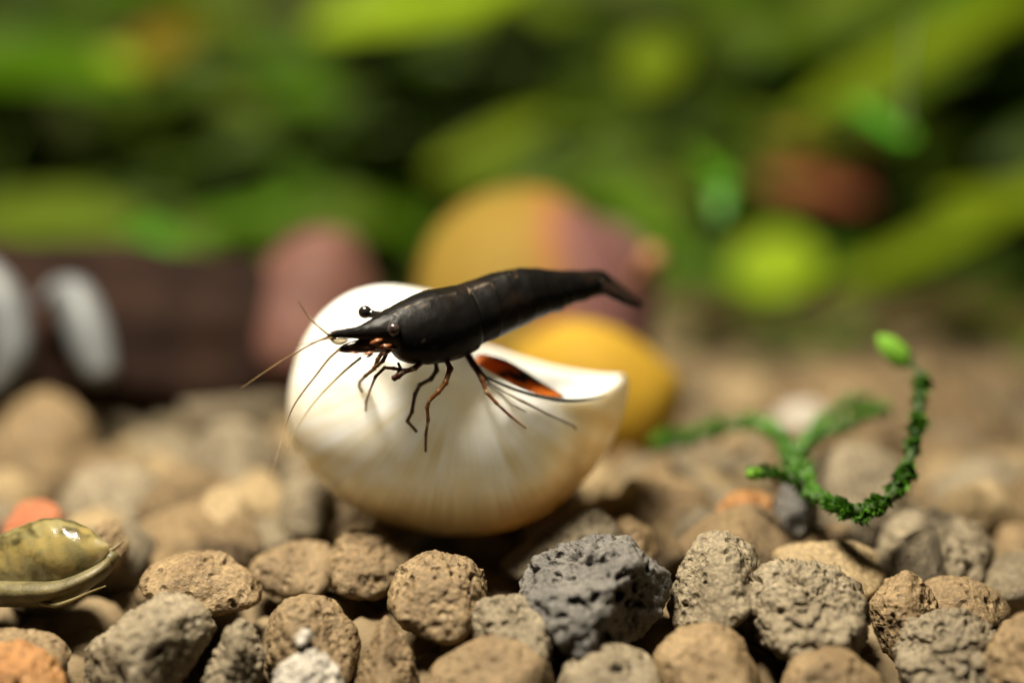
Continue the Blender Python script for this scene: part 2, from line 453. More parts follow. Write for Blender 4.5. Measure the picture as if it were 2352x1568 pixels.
hs('gravel_stone', [(1770,965),(1800,925),(1860,915),(1910,945),(1905,990),(1850,1010),(1790,1000)], 13.5, 53, 'smooth', 'pale', 'small pale stone behind the moss branches', group=G2)
hs('gravel_stone', [(1830,930),(1880,850),(1980,830),(2070,860),(2110,930),(2040,990),(1900,990)], 14.8, 54, 'smooth', 'tan', 'large tan stone behind the small pale stone above the moss', group=G2)

# scattered gravel behind, each stone an object while it can be told apart
rs = np.random.RandomState(99)
protos = []
for k in range(10):
    n = 16
    pl = []
    for i in range(n):
        g = rs.normal(size=3); g /= np.linalg.norm(g); g[2] *= .9
        pl.append((g / np.linalg.norm(g), rs.uniform(.75, 1.0)))
    V, F = stone_shape(pl, 900 + k, ['smooth', 'pitted', 'smooth', 'knobbly', 'block'][k % 5], 1.0, 4, 9)
    me = bpy.data.meshes.new('gravel_pebble_mesh')
    me.from_pydata(V.tolist(), [], F); me.update()
    me.polygons.foreach_set('use_smooth', np.ones(len(me.polygons), dtype=bool))
    protos.append((me, V, F))
PM = ['tan', 'tan2', 'tan', 'smooth', 'tan2', 'tan2', 'tan', 'smooth', 'tan2', 'tan']
for k, (me, V, F) in enumerate(protos): me.materials.append(M[PM[k]])

def project(p):
    q = Vector(p) - CAM
    d = q.dot(FWD); s = S(d)
    return q.dot(RIGHT) / s + 1176, 784 - q.dot(UP) / s, d
SHELL_C = P(1052, 1000, 10.25)
ANCH = [('foot of the white shell', P(760, 1150, 10.6)), ('far side of the white shell', P(1150, 1050, 11.8)), ('foot of the golden snail', P(1500, 1010, 13.2)), ('bent pale root', P(230, 900, 13.6)),
        ('dark driftwood log', P(480, 930, 13.8)), ('lowest bend of the moss', P(1975, 1185, 9.5)), ('bright outer branch tip of the moss', P(1560, 1020, 11.5)), ('angular pale stone by the moss', P(2140, 1250, 10.0)),
        ('smooth tan stone at the shell foot', P(1520, 1160, 10.8)), ('rough orange-brown stone', P(1720, 1190, 10.2)), ('pale stone framed by the moss', P(1970, 1090, 11.1)), ('pale angular stone by the driftwood', P(540, 1045, 12.2)),
        ('wide greyish stone', P(260, 1140, 11.2)), ('large tan stone below the roots', P(100, 1010, 13.0)), ('rust-red stone', P(80, 1200, 10.4)), ('broad pale stone behind the moss', P(2280, 1130, 11.8)),
        ('small pale stone above the moss', P(1840, 960, 13.5)), ('large tan stone behind the moss', P(1970, 910, 14.8)), ('long tan stone beside the glassy snail', P(470, 1330, 9.3)), ('slanting yellow-green blades', P(2300, 900, 16))]
placed = []
hero_c = [h[3] for h in HERO]; hero_r = [h[2] for h in HERO]
fillV, fillF = [], []
cand = []
for y in np.arange(9.5, 27, .40):
    hw = y * .36 * 1.12 + .6
    for x in np.arange(-hw, hw, .60):
        cand.append((x + rs.uniform(-.2, .2), y + rs.uniform(-.16, .16)))
cnt = 0
for x, y in cand:
    r = rs.uniform(.26, .40)
    z = float(ground_z(x, y)) - .10 + rs.uniform(-.10, .10)
    c = np.array([x, y, z])
    if ((x - SHELL_C.x) / 1.1) ** 2 + ((y - SHELL_C.y) / .85) ** 2 < 1: z -= .42; c[2] = z
    if any(np.linalg.norm((c - h) * [1, 1, .6]) < .55 * (hr + r) for h, hr in zip(hero_c, hero_r)): continue
    k = rs.randint(len(protos))
    sc = np.array([r * rs.uniform(.9, 1.25), r * rs.uniform(.9, 1.2), r * rs.uniform(.75, 1.0)])
    rz = rs.uniform(0, 6.28); tilt = rs.uniform(-.4, .4)
    R = Matrix.Rotation(rz, 3, 'Z') @ Matrix.Rotation(tilt, 3, 'X')
    u, v, d = project(c)
    if u < 680 and y > 12.7 and v < 1010: continue
    if y < 16.5 and -60 < u < 2412 and z > -.45:
        o = bpy.data.objects.new('gravel_stone', protos[k][0])
        COL.objects.link(o)
        o.location = c; o.scale = sc; o.rotation_euler = R.to_euler()
        kind = {'tan': 'tan', 'tan2': 'greyish tan', 'smooth': 'smooth light tan', 'grey': 'dark grey'}[PM[k]]
        near_ = min(ANCH, key=lambda q: np.linalg.norm(np.array(q[1]) - c))
        tag(o, f'blurred {kind} gravel stone near the {near_[0]}', 'stone', f'{kind} gravel stones near the {near_[0]}')
        cnt += 1
    elif y > 12 or z <= -.45:
        V, F = protos[k][1][:], protos[k][2]
        D, F3 = ico(2)
        rr = np.array([1.0]) + .18 * noise(D * 1.7 + rs.rand(3) * 40)
        W = (D * rr[:, None] * sc) @ np.array(R).T + c
        b0 = sum(len(q) for q in fillV)
        fillV.append(W); fillF += [(a + b0, b + b0, e + b0) for a, b, e in F3]
# a lower layer that closes the gaps between the front stones
for x in np.arange(-3.6, 3.7, .42):
    for y, dz in ((8.35, -.45), (8.7, -.42), (9.05, -.42), (9.4, -.42), (9.75, -.42)):
        r = rs.uniform(.22, .32)
        D, F3 = ico(3)
        rr = 1 + .2 * noise(D * 1.7 + rs.rand(3) * 40) + .05 * noise(D * 6 + rs.rand(3) * 40)
        xx, yy = x + rs.uniform(-.15, .15), y + rs.uniform(-.1, .1)
        W = D * rr[:, None] * r + np.array([xx, yy, float(ground_z(xx, yy)) + dz - .12])
        b0 = sum(len(q) for q in fillV)
        fillV.append(W); fillF += [(a + b0, b + b0, e + b0) for a, b, e in F3]
fo = mesh_obj('gravel', np.vstack(fillV), fillF, M['bedstone'])
tag(fo, 'tan gravel filling the gaps and the far part of the bed', 'gravel', kind='stuff')

# ------------------------------------------------------------------ white shell
sil = [(880,655),(960,664),(1050,690),(1150,725),(1250,765),(1350,805),(1425,838),(1446,868),(1432,945),(1382,1050),(1300,1140),(1200,1200),(1080,1223),(950,1212),(830,1168),(735,1105),(682,1030),(662,950),(668,880),(690,800),(735,725),(805,672)]
SD = 10.15
sc_ = S(SD)
sC = np.array([1050.0, 945.0])
def shell_blob(scale, shift=(0, 0), ydep=.93, n_th=72, n_ph=160):
    ang = []; rad = []
    for (u, v) in sil:
        q = (np.array([u, v]) - sC) * np.array([1, -1]) * sc_
        ang.append(math.atan2(q[1], q[0])); rad.append(np.hypot(*q))
    o = np.argsort(ang); ang = np.array(ang)[o]; rad = np.array(rad)[o]
    A = np.concatenate([ang - 2 * math.pi, ang, ang + 2 * math.pi]); Rr = np.tile(rad, 3)
    ph = np.linspace(-math.pi, math.pi, n_ph, endpoint=False)
    rr = np.interp(ph, A, Rr)
    ker = np.array([1, 2, 3, 2, 1]) / 9
    rr = np.convolve(np.concatenate([rr[-2:], rr, rr[:2]]), ker, 'valid')
    V = []
    for i in range(n_th + 1):
        th = math.pi * i / n_th
        st, ct = math.sin(th), math.cos(th)
        for j in range(n_ph):
            r = rr[j] * st ** .92 * scale
            V.append((r * math.cos(ph[j]) + shift[0], -ydep * scale * ct + .0, r * math.sin(ph[j]) + shift[1]))
    V = np.array(V)
    F = grid_faces(n_th + 1, n_ph)
    return np.array(P(*sC, SD)) + V @ B3, F
def temp_obj(V, F):
    me = bpy.data.meshes.new('temp'); me.from_pydata(np.asarray(V).tolist(), [], F); me.update()
    bm = bmesh.new(); bm.from_mesh(me); bmesh.ops.remove_doubles(bm, verts=bm.verts, dist=1e-4)
    bmesh.ops.recalc_face_normals(bm, faces=bm.faces); bm.to_mesh(me); bm.free()
    o = bpy.data.objects.new('temp', me); COL.objects.link(o); return o
outer = temp_obj(*shell_blob(1.0))
inner = temp_obj(*shell_blob(.93, (.02, .02)))
# opening: cut along a ruled sheet between the near and the far lip
near = [(985,560),(1000,700),(1035,795),(1085,828),(1140,862),(1210,896),(1290,917),(1370,910),(1430,872),(1475,820)]
far = [(985,540),(1000,640),(1040,745),(1095,787),(1140,802),(1200,820),(1275,838),(1350,846),(1430,846),(1475,836)]
near = catmull(near, 40); far = catmull(far, 40)
dn, df = 9.35, 10.95
Vc = []
for (a, b) in zip(near, far):
    pn, pf = np.array(P(a[0], a[1], dn)), np.array(P(b[0], b[1], df))
    e = pf - pn
    p0, p1 = pn - e * .8, pf + e * .8
    Vc += [p0, p1, p1 + np.array([.6, 0, 3.0]), p0 + np.array([.6, 0, 3.0])]
Fc = grid_faces(40, 4) + [(0, 1, 2, 3), (156, 157, 158, 159)]
cutter = temp_obj(Vc, Fc)
def boolean(o, tool):
    m = o.modifiers.new('b', 'BOOLEAN'); m.operation = 'DIFFERENCE'; m.object = tool; m.solver = 'EXACT'
boolean(outer, inner); boolean(outer, cutter)
rm = outer.modifiers.new('r', 'REMESH'); rm.mode = 'VOXEL'; rm.voxel_size = .017
sm = outer.modifiers.new('s', 'SMOOTH'); sm.iterations = 6; sm.factor = .5
dg = bpy.context.evaluated_depsgraph_get(); dg.update()
ev = outer.evaluated_get(dg).to_mesh()
SV = np.empty(len(ev.vertices) * 3); ev.vertices.foreach_get('co', SV); SV = SV.reshape(-1, 3)
SN = np.empty(len(ev.vertices) * 3); ev.vertices.foreach_get('normal', SN); SN = SN.reshape(-1, 3)
SF = [list(p.vertices) for p in ev.polygons]
for o in (outer, inner, cutter):
    me = o.data; bpy.data.objects.remove(o); bpy.data.meshes.remove(me)
# colour: cream with white growth streaks fanning out from the hidden navel, tan lower margin
rel = (SV - np.array(P(1075, 830, SD))) @ B3.T
lu = rel[:, 0]; lv = rel[:, 2]; rad = np.hypot(lu, lv)
ang = np.arctan2(lv, lu)
st1 = noise(np.stack([ang * 9, rad * .7, 0 * ang + 3], 1))
st2 = noise(np.stack([ang * 26, rad * 1.2, 0 * ang + 8], 1))
pt = fbm(np.stack([lu * 2.2, lv * 2.2, rel[:, 1] * 2.2], 1), 3)
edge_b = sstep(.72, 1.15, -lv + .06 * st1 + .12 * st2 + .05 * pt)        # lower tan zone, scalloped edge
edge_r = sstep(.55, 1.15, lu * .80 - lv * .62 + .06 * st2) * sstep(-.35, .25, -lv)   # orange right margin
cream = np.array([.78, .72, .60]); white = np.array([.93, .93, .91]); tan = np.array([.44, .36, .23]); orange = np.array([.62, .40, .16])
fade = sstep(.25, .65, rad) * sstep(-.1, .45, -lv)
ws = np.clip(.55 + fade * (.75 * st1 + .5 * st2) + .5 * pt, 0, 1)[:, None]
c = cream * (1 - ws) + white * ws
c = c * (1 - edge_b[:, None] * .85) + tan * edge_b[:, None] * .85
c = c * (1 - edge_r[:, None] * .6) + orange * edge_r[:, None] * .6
inside = sstep(.15, -.15, np.sum(SN * (SV - np.array(P(*sC, SD))), 1) / np.linalg.norm(SV - np.array(P(*sC, SD)), axis=1))[:, None]
c = c * (1 - inside) + np.array([.86, .87, .86]) * inside
c *= (1 + .06 * pt)[:, None]
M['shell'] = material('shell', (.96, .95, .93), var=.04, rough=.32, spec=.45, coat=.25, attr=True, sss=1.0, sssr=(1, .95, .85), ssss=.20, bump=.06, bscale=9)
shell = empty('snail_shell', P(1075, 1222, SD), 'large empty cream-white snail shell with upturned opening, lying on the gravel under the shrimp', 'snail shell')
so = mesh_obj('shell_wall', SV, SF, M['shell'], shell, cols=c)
bvh = BVHTree.FromPolygons([Vector(p) for p in SV], SF)
def on_shell(u, v, lift=0.0, default=9.5):
    d = (P(u, v, 10) - CAM).normalized()
    hit = bvh.ray_cast(CAM, d)
    if hit[0] is None: return P(u, v, default)
    return hit[0] - d * lift
def shell_depth(u, v, default=9.6):
    p = on_shell(u, v, 0, default)
    return (p - CAM).dot(FWD)
# dark line along the near lip
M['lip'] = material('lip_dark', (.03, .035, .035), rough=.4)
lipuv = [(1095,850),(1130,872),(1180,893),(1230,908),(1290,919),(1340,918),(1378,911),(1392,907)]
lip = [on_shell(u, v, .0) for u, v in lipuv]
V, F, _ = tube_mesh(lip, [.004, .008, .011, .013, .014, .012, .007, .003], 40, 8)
mesh_obj('lip_edge', V, F, M['lip'], shell)
# orange-brown plate standing just inside the near lip
top = [(1140,560),(1165,484),(1235,486),(1330,515),(1430,575),(1530,642),(1605,688),(1648,716)]
bot = [(1140,575),(1185,625),(1250,660),(1330,690),(1430,716),(1520,726),(1600,726),(1650,720)]
top = catmull(top, 40); bot = catmull(bot, 40)
od = shell_depth(1290, 935) + .10
NV = 14
V = []; cc = []
for side in (0, 1):
    for i in range(40):
        for j in range(NV):
            t = j / (NV - 1)
            x, y = top[i] * (1 - t) + bot[i] * t
            y += 12 * sstep(.5, 1, np.array(t))
            bul = math.sin(math.pi * t) * math.sin(math.pi * i / 39)
            dd = od + .16 * (1 - t) - .05 * bul + (.022 if side else 0)
            V.append(PC(x, y, dd))
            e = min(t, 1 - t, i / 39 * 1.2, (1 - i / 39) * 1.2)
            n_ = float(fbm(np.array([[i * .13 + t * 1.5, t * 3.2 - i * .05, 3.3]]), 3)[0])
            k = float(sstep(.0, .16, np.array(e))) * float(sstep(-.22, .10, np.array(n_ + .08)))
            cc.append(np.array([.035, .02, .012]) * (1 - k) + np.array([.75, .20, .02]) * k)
F = [];
for i in range(39):
    for j in range(NV - 1):
        a = i * NV + j
        F.append((a, a + 1, a + NV + 1, a + NV)); b = a + 40 * NV
        F.append((b, b + NV, b + NV + 1, b + 1))
for i in range(39):
    for j in (0, NV - 1):
        a, b = i * NV + j, i * NV + j + 40 * NV
        F.append((a, a + NV, b + NV, b))
for j in range(NV - 1):
    for i in (0, 39):
        a, b = i * NV + j, i * NV + j + 40 * NV
        F.append((a, b, b + 1, a + 1))
M['opening_plate'] = material('opening_plate', (1, 1, 1), var=.0, rough=.4, attr=True, coat=.3, translucent=.35)
tag(mesh_obj('opening_plate', V, F, M['opening_plate'], shell, cols=np.array(cc)), 'orange-brown plate with dark blotches inside the opening')

# ------------------------------------------------------------------ shrimp
def sdepth(x):                                # depth along the shrimp in crop units
    return 8.98 + (x - 640) / 1370.0 * .95
shr = empty('shrimp', PC(900, 540, sdepth(900)), 'black shrimp with brown banded legs and long feelers, standing on the white shell', 'shrimp')
st = [  # dorsal x,y  ventral x,y  half width (cm)
 (338,370,338,380,.004),(380,355,382,388,.014),(430,342,432,392,.024),(500,328,505,400,.038),(560,300,566,408,.062),(620,263,640,425,.105),
 (668,236,684,440,.135),(694,222,704,486,.150),(740,196,745,520,.170),(830,152,842,534,.200),(900,131,932,527,.215),(1000,113,1042,502,.215),
 (1068,99,1128,460,.205),(1084,93,1148,438,.195),(1092,92,1160,426,.200),(1190,58,1236,396,.200),(1204,52,1250,390,.194),(1290,27,1334,353,.188),(1300,26,1346,347,.182),
 (1390,8,1430,308,.175),(1402,7,1444,298,.168),(1480,6,1518,268,.155),(1492,7,1530,260,.148),(1560,15,1600,246,.135),(1574,17,1622,228,.125),
 (1640,19,1660,212,.112),(1656,19,1672,204,.104),(1720,20,1734,190,.098),(1790,18,1790,166,.090),(1846,20,1846,156,.080),(1880,42,1872,158,.070),
 (1925,82,1905,152,.055),(1975,125,1955,172,.040),(2030,180,2016,205,.025),(2062,212,2056,222,.010)]
st = np.array(st, float)
NR, NC = 230, 64
# keep the segment steps by resampling linearly on arc, then light smoothing
xs = np.linspace(0, len(st) - 1, NR)
rowsm = catmull(st, NR)
LAT = np.array([-.46, .87, .16]); LAT /= np.linalg.norm(LAT)
V = []; cols = []
shrimp_uv = []
for i in range(NR):
    dx, dy, vx, vy, hw = rowsm[i]
    hw = max(hw, .003)
    mx = (dx + vx) / 2
    dep = sdepth(mx)
    pd = np.array(PC(dx, dy, sdepth(dx))); pv = np.array(PC(vx, vy, sdepth(vx)))
    cen = (pd + pv) / 2; h = (pd - pv) / 2
    lat = LAT @ B3
    # segment overlap: faint step at each abdominal joint
    for j in range(NC):
        g = 2 * math.pi * j / NC
        cg, sg = math.cos(g), math.sin(g)
        sgx = np.sign(sg) * abs(sg) ** (.85)
        wid = hw * (1.0 if cg < 0 else 1.0 - .12 * cg)
        V.append(cen + h * cg + lat * wid * sgx)
V = np.array(V)
# relief
nrm = V.reshape(NR, NC, 3) - V.reshape(NR, NC, 3).mean(1, keepdims=True)
nrm /= np.linalg.norm(nrm, axis=2, keepdims=True) + 1e-9
V = V + nrm.reshape(-1, 3) * (.004 * fbm(V * 9, 3) + .0015 * fbm(V * 40, 2))[:, None]
F = grid_faces(NR, NC)
V = np.vstack([V, V[:NC].mean(0), V[-NC:].mean(0)])
for k in range(NC):
    F.append((NR * NC, (k + 1) % NC, k)); F.append((NR * NC + 1, (NR - 1) * NC + k, (NR - 1) * NC + (k + 1) % NC))
# colour: black, faint brown edges, highlights painted as fine pale lines along the back, pale dashes on the carapace
q = np.array([project(p) for p in V])
cx = (q[:, 0] - 612.5) / .41667; cy = (q[:, 1] - 612.5) / .41667
def segdist(pts):
    d = np.full(len(cx), 1e9)
    for (x0, y0), (x1, y1) in zip(pts[:-1], pts[1:]):
        ex, ey = x1 - x0, y1 - y0
        t = np.clip(((cx - x0) * ex + (cy - y0) * ey) / (ex * ex + ey * ey), 0, 1)
        d = np.minimum(d, np.hypot(cx - x0 - t * ex, cy - y0 - t * ey))
    return d
base = np.tile(np.array([.0035, .003, .0026]), (len(V), 1))
br = sstep(.05, .5, fbm(V * 3.3, 3))[:, None]
base = base * (1 - br * .5) + np.array([.012, .007, .004]) * br * .5
cnr = (np.clip(1 - np.hypot((cx - 745) / 80, (cy - 512) / 34), 0, 1))[:, None]
base = base * (1 - cnr) + np.array([.06, .024, .012]) * cnr
low = (sstep(.62, 1.0, (cy - 300) / 235) * (cx > 700) * (cx < 1120))[:, None] * .35
base = base * (1 - low) + np.array([.030, .017, .010]) * low
nearside = np.ones(len(V))
nearside[:NR * NC] = (np.sin(2 * math.pi * (np.arange(NR * NC) % NC) / NC) < .35)
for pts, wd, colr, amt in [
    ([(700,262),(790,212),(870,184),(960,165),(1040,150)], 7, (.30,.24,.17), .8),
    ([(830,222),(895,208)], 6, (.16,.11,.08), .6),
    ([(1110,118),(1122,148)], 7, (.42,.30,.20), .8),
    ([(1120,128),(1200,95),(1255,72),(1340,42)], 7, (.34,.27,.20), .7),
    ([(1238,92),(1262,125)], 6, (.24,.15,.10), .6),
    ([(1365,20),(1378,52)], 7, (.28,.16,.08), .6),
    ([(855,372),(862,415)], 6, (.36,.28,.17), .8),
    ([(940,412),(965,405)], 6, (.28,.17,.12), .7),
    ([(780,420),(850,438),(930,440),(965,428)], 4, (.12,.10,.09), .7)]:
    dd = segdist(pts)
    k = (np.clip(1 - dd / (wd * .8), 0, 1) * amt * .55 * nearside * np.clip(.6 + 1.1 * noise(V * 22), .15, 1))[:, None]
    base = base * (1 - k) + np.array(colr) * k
M['shrimp'] = material('shrimp_black', (1, 1, 1), var=.05, rough=.42, spec=.12, attr=True, bump=.12, bscale=22)
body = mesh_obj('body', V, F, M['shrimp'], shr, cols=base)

M['leg'] = material('shrimp_leg', (1, 1, 1), var=.12, scale=12, rough=.35, attr=True, translucent=.45)
M['feeler'] = material('shrimp_feeler', (.20, .12, .05), base2=(.34, .22, .09), scale=14, rough=.4, translucent=.25)
M['feeler_pale'] = material('shrimp_feeler_pale', (.42, .33, .17), base2=(.55, .45, .26), scale=14, rough=.4, translucent=.35)
M['eye'] = material('shrimp_eye', (1, 1, 1), var=.1, scale=10, rough=.2, coat=.25, attr=True)
M['eye_far'] = material('shrimp_eye_dark', (.012, .011, .010), rough=.15, coat=.5)
M['mouth'] = material('shrimp_mouthparts', (.07, .02, .008), base2=(.45, .15, .04), scale=9, rough=.25, coat=.3, translucent=.2)
M['clear'] = material('shrimp_scale', (.55, .48, .34), rough=.15, trans=.75, spec=.5)

# legs: crop points, depth (None = touch the shell), radii in crop units, pale joint positions
def leg(name, pts, r0, r1, depths, pale, dark=(.12, .045, .018), light=(.50, .36, .18), lighten=0.0):
    p3 = []
    for (x, y), dd in zip(pts, depths):
        if dd is None:
            u, v = C3(x, y); p3.append(on_shell(u, v, .012))
        else:
            u, v = C3(x, y); p3.append(P(u, v, min(dd, shell_depth(u, v, 99.0) - .018)))
    n = len(pts)
    rr = [1.3 * (r0 + (r1 - r0) * i / (n - 1)) * S(9) * .41667 for i in range(n)]
    N_ = n * 9
    V, F, cpt = tube_mesh(p3, rr, N_, 8, smooth_path=False)
    dv = []
    for i in range(N_):
        t = i / (N_ - 1) * (n - 1)
        k = max([0] + [max(0, 1 - abs(t - a) / .22) for a in pale])
        k = min(1, k ** .7 + lighten)
        dv += [np.array(dark) * (1 - k) + np.array(light) * k] * 8
    dv += [np.array(dark), np.array(light)]
    # joints slightly swollen
    Vv = np.array(V)
    for i in range(N_):
        t = i / (N_ - 1) * (n - 1)
        k = 1 + .28 * max(0, 1 - abs(t - round(t)) / .18) * (0 < round(t) < n - 1)
        Vv[i * 8:(i + 1) * 8] = cpt[i] + (Vv[i * 8:(i + 1) * 8] - cpt[i]) * k
    return mesh_obj(name, Vv, F, M['leg'], shr, cols=np.array(dv))
leg('walking_leg', [(985,500),(1012,560),(985,640),(945,690),(897,735),(884,775),(890,840),(878,920),(876,1018)], 13, 5, [9.16,9.10,9.06,9.04,9.04,9.05,9.06,None,None], [4.1, 6.3], dark=(.34,.14,.045), light=(.70,.55,.30))
leg('walking_leg', [(930,505),(938,570),(905,620),(845,650),(818,700),(800,800),(775,850),(826,908)], 10, 7, [9.34,9.33,9.32,9.32,9.32,None,None,None], [3.2], dark=(.26,.13,.06), light=(.55,.42,.26), lighten=.25)
leg('walking_leg', [(1095,465),(1140,540),(1190,625),(1212,690),(1265,750),(1340,820),(1430,890)], 15, 4, [9.30,9.24,9.20,9.18,9.18,None,None], [3, 4.2], dark=(.28,.11,.045), light=(.62,.50,.30))
leg('walking_leg', [(1110,470),(1165,560),(1240,650),(1400,735),(1560,815),(1640,850),(1695,878),(1706,896)], 9, 5, [9.44,9.32,9.26,9.24,None,None,None,None], [2.5], dark=(.38,.34,.28), light=(.6,.56,.48), lighten=.2)
leg('walking_leg', [(1080,470),(1130,545),(1205,640),(1290,700),(1350,760),(1430,800)], 7, 3, [9.40,9.30,9.24,None,None,None], [2.5], dark=(.42,.38,.32), light=(.6,.56,.48), lighten=.3)
leg('claw_leg', [(860,525),(820,560),(760,572),(700,560),(650,556),(600,605),(566,690),(548,745),(545,795)], 10, 4, [9.10,9.06,9.04,9.02,9.0,9.0,None,None,None], [1.5, 4.0, 6.0], dark=(.20,.09,.045), light=(.55,.42,.25))
leg('claw_leg', [(850,530),(800,565),(755,580),(725,602),(697,617)], 9, 14, [9.02,8.98,8.96,8.95,8.95], [1.0, 2.2], dark=(.12,.035,.02), light=(.45,.34,.20))
leg('claw_leg', [(725,530),(735,555),(730,580),(708,612)], 6, 9, [9.0,8.98,8.97,8.95], [1], dark=(.07,.02,.012))
leg('claw_leg', [(640,470),(612,510),(595,560),(545,600),(512,635),(508,660),(525,690)], 10, 5, [9.12,9.12,9.13,9.14,None,None,None], [2.0], dark=(.13,.06,.03), light=(.5,.36,.2), lighten=.1)
leg('claw_leg', [(660,480),(640,520),(610,545),(585,560)], 9, 7, [9.06,9.05,9.05,9.06], [1.5], dark=(.3,.14,.06))

def feeler(name, pts, depths, r0, r1, mat, n=60):
    p3 = [PC(x, y, dd) for (x, y), dd in zip(pts, depths)]
    k = len(pts)
    rr = [(r0 * (1 - i / (k - 1)) + r1 * i / (k - 1)) * S(9) * .41667 for i in range(k)]
    V, F, cpt = tube_mesh(p3, rr, n, 6)
    for i in range(0, n):                       # ringed like a flagellum
        f = 1 + .22 * (i % 2)
        V[i * 6:(i + 1) * 6] = cpt[i] + (V[i * 6:(i + 1) * 6] - cpt[i]) * f
    return mesh_obj(name, V, F, M[mat], shr)
feeler('feeler', [(350,382),(305,346),(262,308),(222,262),(195,220),(172,185)], [8.84,8.83,8.82,8.80,8.76,8.72], 7.5, 1.5, 'feeler_pale', 50)
feeler('feeler', [(352,380),(270,415),(180,462),(80,520),(-40,600),(-140,668)], [8.84,8.84,8.85,8.85,8.83,8.80], 6.0, 1.2, 'feeler', 90)
feeler('feeler', [(400,455),(340,510),(270,600),(200,690),(150,765),(112,850),(90,935),(40,1090),(-60,1370)], [8.86,8.85,8.85,8.88,8.9,8.9,8.85,8.7,8.4], 6.5, .8, 'feeler', 110)
feeler('feeler', [(520,500),(440,565),(360,640),(280,725),(215,810),(160,900),(110,1000)], [8.92,8.90,8.86,8.82,8.78,8.74,8.7], 7, 2.0, 'feeler_pale', 80)
feeler('feeler', [(360,392),(260,415),(170,425),(80,432)], [8.84,8.7,8.55,8.45], 4, 1.2, 'feeler', 50)
feeler('feeler', [(395,380),(392,320),(398,250)], [9.0,9.2,9.35], 3, 1, 'feeler_pale', 30)

def blob(name, pts_top, pts_bot, d, thick, mat, parent, n=24, m=12, dslope=0.0):
    """closed lens between two crop-space curves with real thickness"""
    t_ = catmull(pts_top, n); b_ = catmull(pts_bot, n)
    V = []
    for i in range(n):
        for k in range(m):
            g = 2 * math.pi * k / m
            t = .5 - .5 * math.cos(g)
            x, y = t_[i] * (1 - t) + b_[i] * t
            V.append(PC(x, y, d + dslope * (i / (n - 1)) + thick * math.sin(g) * math.sin(math.pi * min(max((i + .5) / n, .02), .98)) ** .6))
    F = grid_faces(n, m)
    V += [PC(*(t_[0] + b_[0]) / 2, d), PC(*(t_[-1] + b_[-1]) / 2, d + dslope)]
    for k in range(m):
        F.append((n * m, (k + 1) % m, k)); F.append((n * m + 1, (n - 1) * m + k, (n - 1) * m + (k + 1) % m))
    return mesh_obj(name, V, F, M[mat] if isinstance(mat, str) else mat, parent)
M['scale_dark'] = material('feeler_scale', (.012, .008, .006), base2=(.05, .022, .012), scale=8, rough=.3, coat=.3)
blob('feeler_scale', [(382,458),(430,425),(500,402),(580,388),(650,392),(700,410)], [(384,463),(430,474),(500,474),(580,474),(650,470),(705,462)], 8.90, .028, 'scale_dark', shr, dslope=.07)
blob('feeler_scale', [(340,388),(370,384),(410,388),(450,398)], [(342,398),(370,424),(405,432),(448,414)], 8.88, .02, 'clear', shr)
blob('feeler_base', [(338,366),(370,352),(420,344),(500,338)], [(340,388),(370,389),(420,388),(500,395)], 8.845, .026, 'scale_dark', shr, dslope=.08)
for (x0, y0, x1, y1, w_, dd) in [(570,420,640,400,26,8.90),(600,455,690,430,30,8.93),(520,485,600,470,16,8.90),(545,500,590,480,18,8.92),(640,480,700,455,30,8.95),(455,470,510,478,10,8.88),(610,490,660,470,16,8.93)]:
    blob('mouthpart', [(x0, y0 - 2), ((x0 + x1) / 2, (y0 + y1) / 2 - w_ / 2), (x1, y1 - 2)], [(x0, y0 + 2), ((x0 + x1) / 2, (y0 + y1) / 2 + w_ / 2), (x1, y1 + 2)], dd - .085, .018, 'mouth', shr, 14, 10)

def ball(name, cen, axes, mat, parent, sub=4, cols=None):
    D, F = ico(sub)
    V = np.array(cen) + (D * np.array(axes)) @ B3
    return mesh_obj(name, V, F, mat, parent, cols=cols)
D, _ = ico(4)
face = np.array([-.15, -1, .1]); face /= np.linalg.norm(face)
k = D @ face
ecol = np.where(k[:, None] > .93, np.array([.02, .015, .013]), np.array([.045, .032, .028]))
ecol = ecol * (1 - .6 * sstep(.45, .1, k)[:, None])
ec = PC(700, 346, sdepth(700) - .145)
V, F, _ = tube_mesh([PC(735, 340, sdepth(730) - .10), ec], [.02, .024], 8, 10); stalk = mesh_obj('eye_stalk', V, F, M['eye_far'], shr)
ball('eye', ec, (.042, .038, .042), M['eye'], stalk, cols=ecol)
fe = PC(543, 250, 9.20)
V, F, _ = tube_mesh([fe, PC(585, 262, 9.19), PC(630, 272, 9.14), PC(665, 290, 9.08)], [.036, .028, .030, .036], 20, 12); stalk = mesh_obj('eye_stalk', V, F, M['eye_far'], shr)
ball('eye', fe, (.046, .042, .044), M['eye_far'], stalk)
# tail fan blades
M['tail'] = material('tail_fan', (.010, .008, .007), base2=(.03, .016, .010), rough=.4)
for (tt, bb, dd, sl) in [([(1835,30),(1900,66),(1970,120),(2030,175),(2068,216)], [(1840,100),(1885,135),(1940,180),(2005,216),(2064,226)], sdepth(1850) - .06, .12),
                         ([(1840,60),(1900,100),(1960,140),(2020,190),(2050,220)], [(1842,140),(1880,166),(1930,190),(1990,216),(2046,230)], sdepth(1850) - .10, .10),
                         ([(1850,30),(1920,70),(1980,118),(2040,172),(2078,216)], [(1850,70),(1910,110),(1965,150),(2030,196),(2076,222)], sdepth(1850) + .10, .16),
                         ([(1850,50),(1910,96),(1970,140),(2030,190),(2058,218)], [(1850,110),(1900,140),(1955,168),(2015,206),(2056,226)], sdepth(1850) + .14, .16)]:
    blob('tail_blade', tt, bb, dd, .012, 'tail', shr, dslope=sl)
